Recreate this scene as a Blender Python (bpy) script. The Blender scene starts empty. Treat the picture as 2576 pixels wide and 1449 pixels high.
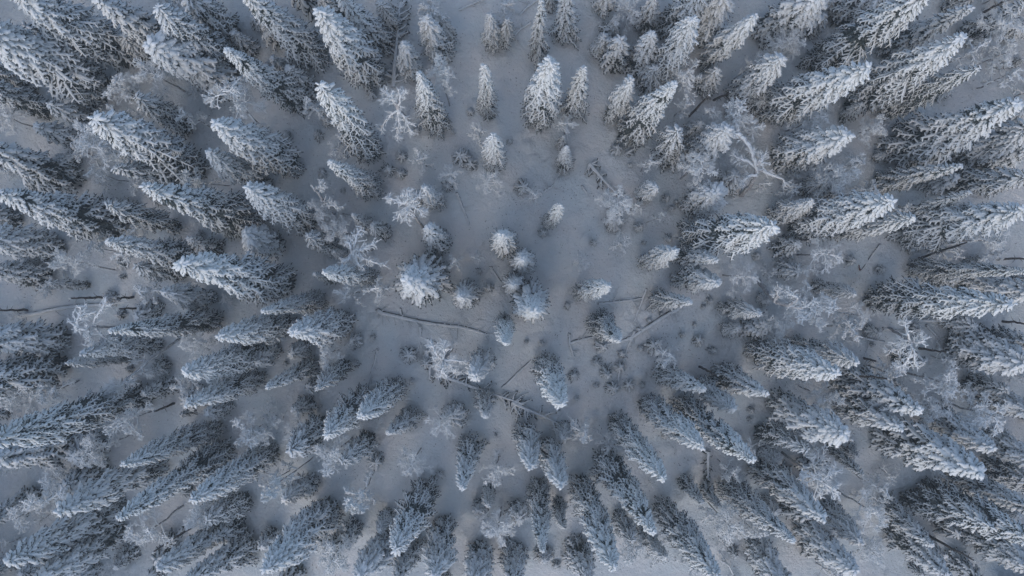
import bpy, math, random
import numpy as np
from mathutils import Vector, Matrix, Quaternion

# ------------------------------------------------------------------ camera, light
rng = np.random.default_rng(7)
random.seed(7)
scene = bpy.context.scene
COL = scene.collection
H = 60.0                       # drone height above the snow
LENS = 24.5
FD = 2576 * LENS / 36.0        # focal length in plan units
CX, CY = 1288.0, 724.5
NX, NY = 1295.0, 682.0         # point straight under the drone

cam_d = bpy.data.cameras.new('camera')
cam = bpy.data.objects.new('camera', cam_d)
COL.objects.link(cam)
cam_d.lens = LENS
cam_d.sensor_width = 36.0
cam_d.clip_end = 3000
cam.location = (0, 0, H)
nad = Vector(((NX - CX) / FD, -(NY - CY) / FD, -1)).normalized()
ROT = nad.rotation_difference(Vector((0, 0, -1)))
cam.rotation_mode = 'QUATERNION'
cam.rotation_quaternion = ROT
scene.camera = cam

SUN_EL, SUN_AZ = math.radians(42), math.radians(200)   # azimuth clockwise from +Y
w = bpy.data.worlds.new('World')
scene.world = w
w.use_nodes = True
nt = w.node_tree
bg = nt.nodes['Background']
sky = nt.nodes.new('ShaderNodeTexSky')
sky.sky_type = 'NISHITA'
sky.sun_disc = False
sky.sun_elevation = SUN_EL
sky.sun_rotation = SUN_AZ
sky.air_density = 1.0
sky.dust_density = 2.0
sky.ozone_density = 1.0
hs = nt.nodes.new('ShaderNodeHueSaturation')     # thin high overcast takes most of the colour out of the sky
hs.inputs['Saturation'].default_value = 1.12
nt.links.new(sky.outputs[0], hs.inputs['Color'])
nt.links.new(hs.outputs[0], bg.inputs[0])
bg.inputs[1].default_value = 0.15
sd = bpy.data.lights.new('sun', 'SUN')
sd.energy = 0.5
sd.angle = math.radians(150)
sd.color = (0.98, 1.0, 0.95)
sun = bpy.data.objects.new('sun', sd)
COL.objects.link(sun)
sdir = Vector((math.sin(SUN_AZ) * math.cos(SUN_EL), math.cos(SUN_AZ) * math.cos(SUN_EL), math.sin(SUN_EL)))
sun.rotation_euler = (-sdir).to_track_quat('-Z', 'Y').to_euler()

vs = scene.view_settings
vs.view_transform = 'Standard'
vs.look = 'None'
vs.gamma = 1
vs.exposure = 0.34
vs.use_curve_mapping = False
scene.cycles.max_bounces = 6
scene.cycles.diffuse_bounces = 4
scene.cycles.use_denoising = True
scene.cycles.use_adaptive_sampling = False

# ------------------------------------------------------------------ materials
def new_mat(name):
    m = bpy.data.materials.new(name)
    m.use_nodes = True
    b = m.node_tree.nodes['Principled BSDF']
    b.inputs['Roughness'].default_value = 0.85
    b.inputs['Specular IOR Level'].default_value = 0.2
    return m, m.node_tree, b

def noise_mat(name, c0, c1, scale, bump=0.0, bscale=20, rough=0.85, detail=4, p0=0.35, p1=0.65, bdist=0.05):
    m, t, b = new_mat(name)
    b.inputs['Roughness'].default_value = rough
    tc = t.nodes.new('ShaderNodeTexCoord')
    n = t.nodes.new('ShaderNodeTexNoise')
    n.inputs['Scale'].default_value = scale
    n.inputs['Detail'].default_value = detail
    r = t.nodes.new('ShaderNodeValToRGB')
    r.color_ramp.elements[0].position = p0
    r.color_ramp.elements[1].position = p1
    r.color_ramp.elements[0].color = (*c0, 1)
    r.color_ramp.elements[1].color = (*c1, 1)
    t.links.new(tc.outputs['Object'], n.inputs['Vector'])
    t.links.new(n.outputs['Fac'], r.inputs['Fac'])
    t.links.new(r.outputs['Color'], b.inputs['Base Color'])
    if bump:
        n2 = t.nodes.new('ShaderNodeTexNoise')
        n2.inputs['Scale'].default_value = bscale
        n2.inputs['Detail'].default_value = 5
        bp = t.nodes.new('ShaderNodeBump')
        bp.inputs['Strength'].default_value = bump
        bp.inputs['Distance'].default_value = bdist
        t.links.new(tc.outputs['Object'], n2.inputs['Vector'])
        t.links.new(n2.outputs['Fac'], bp.inputs['Height'])
        t.links.new(bp.outputs['Normal'], b.inputs['Normal'])
    return m

M_snow = noise_mat('tree_snow', (0.66, 0.70, 0.71), (0.80, 0.82, 0.82), 5.0, 0.5, 22)
M_rime = noise_mat('rime_frost', (0.82, 0.86, 0.87), (0.93, 0.95, 0.945), 3.0)
M_needle = noise_mat('frosted_needles', (0.016, 0.025, 0.025), (0.12, 0.145, 0.145), 6.0, p0=0.3, p1=0.75)
M_bark = noise_mat('dark_bark', (0.045, 0.042, 0.04), (0.19, 0.185, 0.18), 5.0, 0.6, 30)
M_bbark = noise_mat('frosted_bark', (0.30, 0.30, 0.31), (0.62, 0.62, 0.62), 2.5, 0.4, 25)
M_shrub = noise_mat('heather_twigs', (0.05, 0.045, 0.05), (0.16, 0.15, 0.16), 3.0)
M_red = noise_mat('reddish_bark', (0.10, 0.03, 0.03), (0.20, 0.07, 0.06), 9.0)

def ground_mat():
    m, t, b = new_mat('ground_snow')
    tc = t.nodes.new('ShaderNodeTexCoord')
    def nz(s, d=5, rg=0.55):
        n = t.nodes.new('ShaderNodeTexNoise')
        n.inputs['Scale'].default_value = s
        n.inputs['Detail'].default_value = d
        n.inputs['Roughness'].default_value = rg
        t.links.new(tc.outputs['Object'], n.inputs['Vector'])
        return n
    a = nz(0.22, 6)
    r = t.nodes.new('ShaderNodeValToRGB')
    r.color_ramp.elements[0].position = 0.35
    r.color_ramp.elements[1].position = 0.68
    r.color_ramp.elements[0].color = (0.73, 0.80, 0.82, 1)
    r.color_ramp.elements[1].color = (0.86, 0.855, 0.84, 1)
    t.links.new(a.outputs['Fac'], r.inputs['Fac'])
    # twigs and dwarf shrub tips showing through the thin snow
    s = nz(5.5, 8, 0.7)
    r2 = t.nodes.new('ShaderNodeValToRGB')
    r2.color_ramp.elements[0].position = 0.60
    r2.color_ramp.elements[1].position = 0.72
    t.links.new(s.outputs['Fac'], r2.inputs['Fac'])
    s3 = nz(0.5, 3)
    r3 = t.nodes.new('ShaderNodeValToRGB')
    r3.color_ramp.elements[0].position = 0.45
    r3.color_ramp.elements[1].position = 0.66
    t.links.new(s3.outputs['Fac'], r3.inputs['Fac'])
    mu = t.nodes.new('ShaderNodeMath'); mu.operation = 'MULTIPLY'
    t.links.new(r2.outputs['Color'], mu.inputs[0])
    t.links.new(r3.outputs['Color'], mu.inputs[1])
    mu2 = t.nodes.new('ShaderNodeMath'); mu2.operation = 'MULTIPLY'
    mu2.inputs[1].default_value = 0.7
    t.links.new(mu.outputs[0], mu2.inputs[0])
    mx = t.nodes.new('ShaderNodeMix'); mx.data_type = 'RGBA'
    t.links.new(mu2.outputs[0], mx.inputs['Factor'])
    t.links.new(r.outputs['Color'], mx.inputs['A'])
    mx.inputs['B'].default_value = (0.20, 0.19, 0.21, 1)
    t.links.new(mx.outputs['Result'], b.inputs['Base Color'])
    n2 = nz(2.6, 10, 0.68)
    bp = t.nodes.new('ShaderNodeBump')
    bp.inputs['Strength'].default_value = 0.8
    bp.inputs['Distance'].default_value = 0.38
    t.links.new(n2.outputs['Fac'], bp.inputs['Height'])
    t.links.new(bp.outputs['Normal'], b.inputs['Normal'])
    b.inputs['Roughness'].default_value = 0.9
    return m
M_ground = ground_mat()

# ------------------------------------------------------------------ mesh helpers
def mesh_from(name, V, Q, mats, mi=None, smooth=True):
    """one mesh from a vertex array and a quad array"""
    V = np.asarray(V, np.float32); Q = np.asarray(Q, np.int32)
    me = bpy.data.meshes.new(name)
    me.vertices.add(len(V)); me.vertices.foreach_set('co', V.ravel())
    me.loops.add(Q.size); me.loops.foreach_set('vertex_index', Q.ravel())
    me.polygons.add(len(Q))
    me.polygons.foreach_set('loop_start', np.arange(0, Q.size, 4, dtype=np.int32))
    me.polygons.foreach_set('loop_total', np.full(len(Q), 4, np.int32))
    for m in mats: me.materials.append(m)
    if mi is not None: me.polygons.foreach_set('material_index', np.asarray(mi, np.int32))
    if smooth: me.polygons.foreach_set('use_smooth', np.ones(len(Q), bool))
    me.update(calc_edges=True)
    return me

class Buf:
    def __init__(s): s.V = []; s.Q = []; s.M = []; s.n = 0
    def add(s, V, Q, m=0):
        s.V.append(V); s.Q.append(Q + s.n); s.M.append(np.full(len(Q), m, np.int32)); s.n += len(V)
    def mesh(s, name, mats, smooth=True):
        return mesh_from(name, np.concatenate(s.V), np.concatenate(s.Q), mats, np.concatenate(s.M), smooth)

_rq = {}
def ring_quads(n, k):
    if (n, k) not in _rq:
        q = []
        for i in range(n - 1):
            for j in range(k):
                a = i * k + j; b = i * k + (j + 1) % k
                q.append((a, b, b + k, a + k))
        _rq[(n, k)] = np.array(q, np.int32)
    return _rq[(n, k)]

def tube(P, R, k=5, jit=0.0, r=rng, flat=1.0):
    """tapered tube round a polyline; returns axis points, offsets and quads"""
    P = np.asarray(P, float); R = np.asarray(R, float)
    T = np.gradient(P, axis=0); T /= (np.linalg.norm(T, axis=1, keepdims=True) + 1e-9)
    up = np.array([0, 0, 1.0]) if abs(T[:, 2]).mean() < 0.85 else np.array([1.0, 0, 0])
    A = np.cross(T, up); A /= (np.linalg.norm(A, axis=1, keepdims=True) + 1e-9)
    B = np.cross(A, T)
    th = np.arange(k) * 2 * math.pi / k
    rr = R[:, None] * (1 + jit * r.standard_normal((len(P), k)) * (R[:, None] > 1e-6))
    off = (A[:, None] * np.cos(th)[None, :, None] + B[:, None] * np.sin(th)[None, :, None] * flat) * rr[..., None]
    ax = np.repeat(P[:, None], k, 1)
    return ax.reshape(-1, 3), off.reshape(-1, 3), ring_quads(len(P), k)

def add_tube(buf, P, R, k=5, m=0, jit=0.0, flat=1.0):
    a, o, q = tube(P, R, k, jit, flat=flat)
    buf.add(a + o, q, m)

def link(name, me, parent=None, loc=None):
    o = bpy.data.objects.new(name, me)
    COL.objects.link(o)
    if parent is not None: o.parent = parent
    if loc is not None: o.location = loc
    return o

# ------------------------------------------------------------------ ground
_gk = [(rng.uniform(0, 6.28), rng.uniform(0, 6.28), f, a) for f, a in
       ((0.05, .35), (0.09, .22), (0.17, .12), (0.31, .07), (0.55, .04), (0.9, .028), (1.5, .018))for _ in (0, 1, 2)]
_gd = [rng.uniform(0, math.pi) for _ in _gk]
def gz(x, y):
    z = 0
    for (p, q, f, a), d in zip(_gk, _gd):
        u = x * math.cos(d) + y * math.sin(d); v = -x * math.sin(d) + y * math.cos(d)
        z = z + a * np.sin(u * f * 2.2 + p) * np.cos(v * f * 1.7 + q) * 0.6
    return z

# ------------------------------------------------------------------ plan units -> place
REG = {}
for _r, _y in zip('ABCD', (0, 550, 1090, 1630)):
    for _c, _x in zip('1234', (0, 1000, 2000, 2900)):
        REG[_r + _c] = (_x, _y)
ZS = 2571 / 1100.0
def P2(reg, x, y):
    a = REG[reg]
    return ((a[0] + x / ZS) / 4000 * 2576, (a[1] + y / ZS) / 4000 * 2576)
ZD = 2576 / 4000 / ZS           # one survey unit in plan units
def slope(px, py):
    d = ROT @ Vector(((px - CX) / FD, -(py - CY) / FD, -1))
    return np.array((d.x / -d.z, d.y / -d.z))
def at(px, py, h=0.0):
    s = slope(px, py) * (H - h)
    return np.array((s[0], s[1], h))

# ------------------------------------------------------------------ spruce boughs
def bough_template(nl, lat, r, fork=0.0):
    """unit bough along +X: list of (axis, offset, quads, mat)"""
    parts = []
    n = 7
    x = np.linspace(0.0, 1, n)
    wig = r.normal(0, .02, n).cumsum() * 0.6
    z = -0.16 * x ** 2 + 0.05 * x
    P = np.stack([x, wig, z], 1)
    Rr = np.array([.35, .8, 1.05, 1.1, 1.1, 1.0, .5]) * r.uniform(.88, 1.12, n)
    a, o, q = tube(P, Rr, 5, .10, r, .85)
    parts.append((a, o, q, 1))
    # flat dark needle frond under the snow
    def frond(p0, d, ln, wd):
        d = d / np.linalg.norm(d); s = np.cross(d, (0, 0, 1)); s /= np.linalg.norm(s)
        pts = []
        for t_, w_ in ((0, .5), (.35, 1), (.65, .8), (.95, .15)):
            c = p0 + d * ln * t_
            dz = -.25 * w_
            pts += [(c, -s * w_ * wd + np.array((0, 0, dz))), (c, np.array((0, 0, .1))), (c, s * w_ * wd + np.array((0, 0, dz)))]
        ax = np.array([p[0] for p in pts]); of = np.array([p[1] for p in pts])
        q = []
        for i in range(3):
            b = i * 3
            q += [(b, b + 1, b + 4, b + 3), (b + 1, b + 2, b + 5, b + 4)]
        return ax, of, np.array(q, np.int32)
    a, o, q = frond(P[1], P[-1] - P[1], .98, 1.5)
    parts.append((a, o, q, 0))
    side = 1
    for i in range(nl):
        t = .16 + .76 * i / max(1, nl - 1) + r.uniform(-.02, .02)
        side = -side
        j = min(n - 2, int(t * (n - 1))); f = t * (n - 1) - j
        p0 = P[j] * (1 - f) + P[j + 1] * f
        ln = lat * (1.0 - .62 * t) * r.uniform(.75, 1.2) * (0.75 + .5 * min(1, t * 4))
        ang = math.radians(r.uniform(38, 58)) * side
        d = np.array([math.cos(ang), math.sin(ang), -.30 + r.uniform(-.1, .06)])
        ts = np.linspace(0, 1, 4)
        Q_ = p0 + np.outer(ts * ln, d) + np.array([[0, 0, -.05 * lat * u * u * 3] for u in ts])
        a, o, q = tube(Q_, np.array([.6, .85, .85, .4]) * r.uniform(.8, 1.15), 4, .1, r, .85)
        parts.append((a, o, q, 1))
        a, o, q = frond(p0, Q_[-1] - p0, ln * 1.03, 1.25)
        parts.append((a, o, q, 0))
        if r.random() < .6:      # hanging twig
            p1 = p0 + d * ln * r.uniform(.3, .9)
            h_ = r.uniform(.08, .2)
            sd_ = np.array([r.uniform(-1, 1), r.uniform(-1, 1), 0]) * .6
            ax = np.array([p1, p1, p1 + (0, 0, -h_), p1 + (0, 0, -h_)])
            of = np.array([-sd_, sd_, sd_ * .3, -sd_ * .3])
            parts.append((ax, of, np.array([[0, 1, 2, 3]], np.int32), 0))
    # merge
    res = {}
    for m in (0, 1):
        A, O, Q, n_ = [], [], [], 0
        for a, o, q, mm in parts:
            if mm != m: continue
            A.append(a); O.append(o); Q.append(q + n_); n_ += len(a)
        res[m] = (np.concatenate(A), np.concatenate(O), np.concatenate(Q))
    return res

_tr = np.random.default_rng(11)
T_SHORT = [bough_template(6, .20, _tr) for _ in range(5)]
T_MID = [bough_template(8, .22, _tr) for _ in range(5)]
T_STAR = [bough_template(5, .13, _tr) for _ in range(4)]
T_LONG = [bough_template(10, .23, _tr) for _ in range(5)]

def rotmat(az, pitch, roll=0.0):
    ca, sa = math.cos(az), math.sin(az); cp, sp = math.cos(pitch), math.sin(pitch); cr, sr = math.cos(roll), math.sin(roll)
    Rz = np.array([[ca, -sa, 0], [sa, ca, 0], [0, 0, 1]])
    Ry = np.array([[cp, 0, -sp], [0, 1, 0], [sp, 0, cp]])
    Rx = np.array([[1, 0, 0], [0, cr, -sr], [0, sr, cr]])
    return Rz @ Ry @ Rx

def put_bough(bn, bs, tpl, base, L, az, pitch, thick, need, r):
    R_ = rotmat(az, pitch, r.uniform(-.25, .25))
    for m, b, th, dz in ((0, bn, need, -0.02), (1, bs, thick, thick * .55)):
        a, o, q = tpl[m]
        V = (a * np.array([L, L, L])) @ R_.T + (o * th) @ R_.T + base + np.array([0, 0, dz])
        b.add(V, q, 1 if (m == 1 and bn is bs) else 0)

def profile(t, kind):
    """crown radius against depth below the tip, 0..1"""
    if kind == 'star':
        return min(1.0, (t / .62) ** .72)
    if kind == 'round':
        return min(1.0, (.06 + t / .36) ** .55) * (1 - .25 * max(0, t - .7) / .3)
    if kind == 'cone':
        return min(1.0, (.04 + t / .8) ** .62)
    return min(1.0, (.05 + t / .50) ** .55) * (1 - .18 * max(0, t - .75) / .25)

N_SEP = 14
class Proto: pass
def spruce_proto(h, R, seed, kind='column', snow=1.0, step=.30, per=6, gap=0.03, taper_low=.55, sep=0, need=.075, sweep=0.0):
    """returns the meshes of one spruce of height h and crown radius R"""
    r = np.random.default_rng(seed)
    bn, bs = Buf(), Buf()
    seps = []
    z = h - .10
    az = r.uniform(0, 6.28)
    lo = h * gap + .15
    # lop-sidedness of the crown
    ph1, ph2 = r.uniform(0, 6.28, 2); am1, am2 = r.uniform(.05, .18), r.uniform(.03, .12)
    cnt = 0
    gaps = [(r.uniform(.48, .95), r.uniform(.02, .06), r.uniform(0, 6.28), r.uniform(.5, .8)) for _ in range(5)]
    bd, ba = r.uniform(0, .02) * h * (0 if kind == 'star' else 1), r.uniform(0, 6.28)
    bend = lambda z_: np.array([math.cos(ba), math.sin(ba), 0]) * bd * (z_ / h) ** 2 + np.array([math.sin(z_ * .5 + ba), math.cos(z_ * .6), 0]) * .05 * min(1, z_ / 3)
    while z > lo:
        t = (h - z) / (h - lo)
        nn = per if t > .08 else max(3, per - 2)
        for _ in range(nn):
            az += 2.39996 + r.uniform(-.25, .25)
            zz = z + r.uniform(-.5, .5) * step
            L = R * profile(max(t, .012), kind) * (1 + am1 * math.sin(az + ph1 + t * 3) + am2 * math.sin(2 * az + ph2 + t * 7)) * r.uniform(.76, 1.14) * (1.1 if r.random() < .08 else 1)
            L = max(.26, L)
            if t > .12 and (r.random() < .05 or any(abs(t - a_) < b_ and math.cos(az - c_) > d_ for a_, b_, c_, d_ in gaps)): continue
            pitch = math.radians(22 * (1 - min(1, t * 7)) - 26 - 22 * min(1, t * 2.2) + 26 * max(0, t - .45) / .55 + r.uniform(-10, 10))
            L /= math.cos(pitch)
            th = snow * (.140 - .064 * t ** .6) * r.uniform(.75, 1.2) * min(1, .6 + L * .4)
            if r.random() < .12 * t: th *= .35
            nd = need * (.8 + .5 * t)
            tpl = (T_SHORT if L < .75 else T_MID if L < 1.3 else T_LONG)[r.integers(5)]
            if kind == 'star': tpl = T_STAR[r.integers(4)]; th *= 1.15 * r.uniform(.7, 1.15)
            base = np.array([0, 0, zz + L * .42]) + bend(zz)
            if cnt < sep:
                bb = Buf()
                put_bough(bb, bb, tpl, base, L, az, pitch, th, nd, r)
                seps.append(bb); cnt += 1
            else:
                put_bough(bn, bs, tpl, base, L, az, pitch, th, nd, r)
        z -= step * (0.62 + .55 * min(1, t * 2.5))
    # leader: knobbly snowy top shoot
    n = 6
    zs = np.linspace(h - .75, h + .12, n)
    P = np.stack([r.normal(0, .015, n), r.normal(0, .015, n), zs], 1) + bend(h)
    add_tube(bs, P, np.array([.12, .14, .14, .13, .10, .02]) * (.5 + .5 * snow), 6, 0, .12)
    # dense inner foliage: short drooping sprays hidden behind the snowy bough ends
    nf = int(48 * h * R) if h > 3 else 60
    T_ = r.uniform(.10 if kind != 'star' else .5, 1, nf); A_ = r.uniform(0, 6.28, nf); F_ = r.uniform(.10, .30, nf) + .30 * r.uniform(0, 1, nf) * T_ ** .6
    FV = []
    for t_, a_, f_ in zip(T_, A_, F_):
        rad_ = R * profile(t_, kind) * f_
        zc = h - (h - lo) * t_
        u = np.array([math.cos(a_), math.sin(a_), 0]); s_ = np.array([-math.sin(a_), math.cos(a_), 0])
        c0 = bend(zc) + u * rad_ + (0, 0, zc + .40 * rad_ / f_ - .95 * rad_ - r.uniform(.30, .65) * min(1, R))
        ln = R * r.uniform(.18, .38); wd = r.uniform(.05, .12) * (1 if h > 3 else .6)
        dr = u * r.uniform(.5, .9) + s_ * r.uniform(-.6, .6) + np.array((0, 0, -r.uniform(.3, .9)))
        s2 = s_ + np.array((0, 0, r.uniform(-.5, .5)))
        FV += [c0 - s2 * wd * .6, c0 + s2 * wd * .6, c0 + dr * ln * .55 + s2 * wd, c0 + dr * ln * .55 - s2 * wd, c0 + dr * ln + s2 * wd * .2, c0 + dr * ln - s2 * wd * .2]
    q0 = np.arange(nf)[:, None] * 6
    bn.add(np.array(FV), np.concatenate([q0 + np.array([[0, 1, 2, 3]]), q0 + np.array([[3, 2, 4, 5]])]), 0)
    p = Proto()
    p.h, p.R = h, R
    p.needles = bn.mesh('spruce_needles', [M_needle], smooth=False)
    p.snow = bs.mesh('spruce_snow', [M_snow])
    p.seps = [b.mesh('spruce_bough', [M_needle, M_snow]) for b in seps]
    tb = Buf()
    add_tube(tb, [np.array((0, 0, -.4)), np.array((0, 0, h * .3)) + bend(h * .3), np.array((0, 0, h * .7)) + bend(h * .7), np.array((0, 0, h - .1)) + bend(h)], [.011 * h + .05, .009 * h + .03, .005 * h + .02, .015], 7, 0, .05)
    p.trunk = tb.mesh('spruce_trunk', [M_bark])
    return p

SP = {}
SP['tall'] = [spruce_proto(18, 1.75, 100 + i, step=.31, per=[8, 8, 8, 7, 8, 8][i], kind= ['column', 'column', 'cone', 'column', 'column', 'cone'][i], snow=[.88, 1.0, .82, .78, .92, .88][i], sep=N_SEP) for i in range(6)]
SP['dark'] = [spruce_proto(16, 1.6, 200 + i, 'column', snow=[.68, .6, .8][i], need=.085, step=.34) for i in range(3)]
SP['mid'] = [spruce_proto(10.5, 1.35, 300 + i, per=8, kind=['column', 'round', 'cone'][i], snow=[1.05, 1.2, 1.0][i], step=.30, sep=N_SEP) for i in range(3)]
SP['middark'] = [spruce_proto(9, 1.25, 400 + i, ['round', 'column'][i], snow=.72, step=.32, need=.085) for i in range(2)]
SP['small'] = [spruce_proto(4.6, .9, 500 + i, ['cone', 'round', 'column'][i], snow=.85, step=.2) for i in range(3)]
SP['star'] = [spruce_proto(12, 1.35, 450, 'star', snow=1.0, step=.30, per=9, sep=N_SEP)]
SP['sapling'] = [spruce_proto(1.6, .55, 600 + i, ['round', 'cone', 'column'][i], snow=.6, step=.15, per=5, need=.05) for i in range(3)]

# ------------------------------------------------------------------ frosted birches
def curve_pts(p0, d, ln, n, wob, grav, r):
    P = [np.array(p0, float)]; d = np.array(d, float); d /= np.linalg.norm(d)
    for _ in range(n):
        d = d + r.normal(0, wob, 3) + np.array((0, 0, grav)); d /= np.linalg.norm(d)
        P.append(P[-1] + d * ln / n)
    return np.array(P), d

def grow_twigs(buf, P, ln, r, n, depth, rad, spread=1.0, grav=-.03):
    """side twigs along a branch polyline, with their own side twigs"""
    m = len(P) - 1
    for i in range(n):
        t = r.uniform(.22, 1) * m
        j = min(m - 1, int(t)); p0 = P[j] + (P[j + 1] - P[j]) * (t - j)
        T = P[j + 1] - P[j]; T = T / (np.linalg.norm(T) + 1e-9)
        s = r.normal(0, 1, 3); s -= T * s.dot(T); s /= (np.linalg.norm(s) + 1e-9)
        d = T * .75 + s * spread * r.uniform(.6, 1.1)
        l2 = ln * r.uniform(.55, 1.15) * (1.15 - .5 * t / m)
        Q, _ = curve_pts(p0, d, l2, 3, .16, grav, r)
        add_tube(buf, Q, np.array([1, .95, .85, .35]) * rad, 3, 0)
        if depth > 0:
            grow_twigs(buf, Q, ln * .52, r, 4 if depth > 1 else 3, depth - 1, rad * .84, spread, grav)

def birch_proto(h, R, seed, nlimb=9, ntw=12, sculpt=False, low=.45, tw=.044):
    r = np.random.default_rng(seed)
    p = Proto(); p.h, p.R = h, R
    tb = Buf()
    n = 8
    zs = np.linspace(-.3, h * .88, n)
    P = np.stack([np.cumsum(r.normal(0, .07, n)), np.cumsum(r.normal(0, .07, n)), zs], 1)
    P[:, :2] -= P[0, :2]
    add_tube(tb, P, np.linspace(.008 * h + .02, .03, n), 7, 0, .06)
    p.trunk = tb.mesh('birch_trunk', [M_bbark])
    crown = Buf(); p.limbs = []
    for i in range(nlimb):
        f = low + (1 - low) * ((i + .4) / nlimb) ** .9
        z = f * h * .88
        j = np.searchsorted(zs, z) - 1; j = max(0, min(n - 2, j))
        p0 = P[j] + (P[j + 1] - P[j]) * ((z - zs[j]) / (zs[j + 1] - zs[j]))
        a = i * 2.4 + r.uniform(-.4, .4)
        ln = R * (1.25 - .55 * (f - low) / (1 - low)) * r.uniform(.8, 1.15)
        up = r.uniform(.35, .9) + .5 * (f - low)
        L, _ = curve_pts(p0, (math.cos(a), math.sin(a), up), ln, 6, .12, -.12 if not sculpt else -.20, r)
        lb = Buf()
        r0 = (.085 if sculpt else .060) * (1.2 - .4 * f) * (1 + (tw - .044) * 22)
        add_tube(lb, L, np.linspace(r0, .016, len(L)), 5, 0, .08)
        p.limbs.append(lb.mesh('birch_limb', [M_rime]))
        grow_twigs(crown, L, R * .42, r, ntw, 2, tw, .9)
    grow_twigs(crown, P[4:], R * .45, r, ntw + 4, 2, tw, 1.0)
    p.crown = crown.mesh('birch_twigs', [M_rime])
    return p

BP = [birch_proto(10, 1.7, 700, 11, 12), birch_proto(10, 1.7, 701, 13, 11, low=.55), birch_proto(9, 1.6, 702, 10, 12, low=.35),
      birch_proto(10, 1.8, 703, 9, 10, True), birch_proto(9, 1.7, 704, 8, 10, True, low=.5)]
BSM = [birch_proto(5, .95, 710, 9, 7, tw=.062), birch_proto(5, .9, 711, 8, 7, low=.3, tw=.062), birch_proto(5, 1.0, 712, 7, 6, True, tw=.066)]
BUSH = [birch_proto(3, 1.0, 720 + i, 7, 6, low=.12) for i in range(2)]

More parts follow.
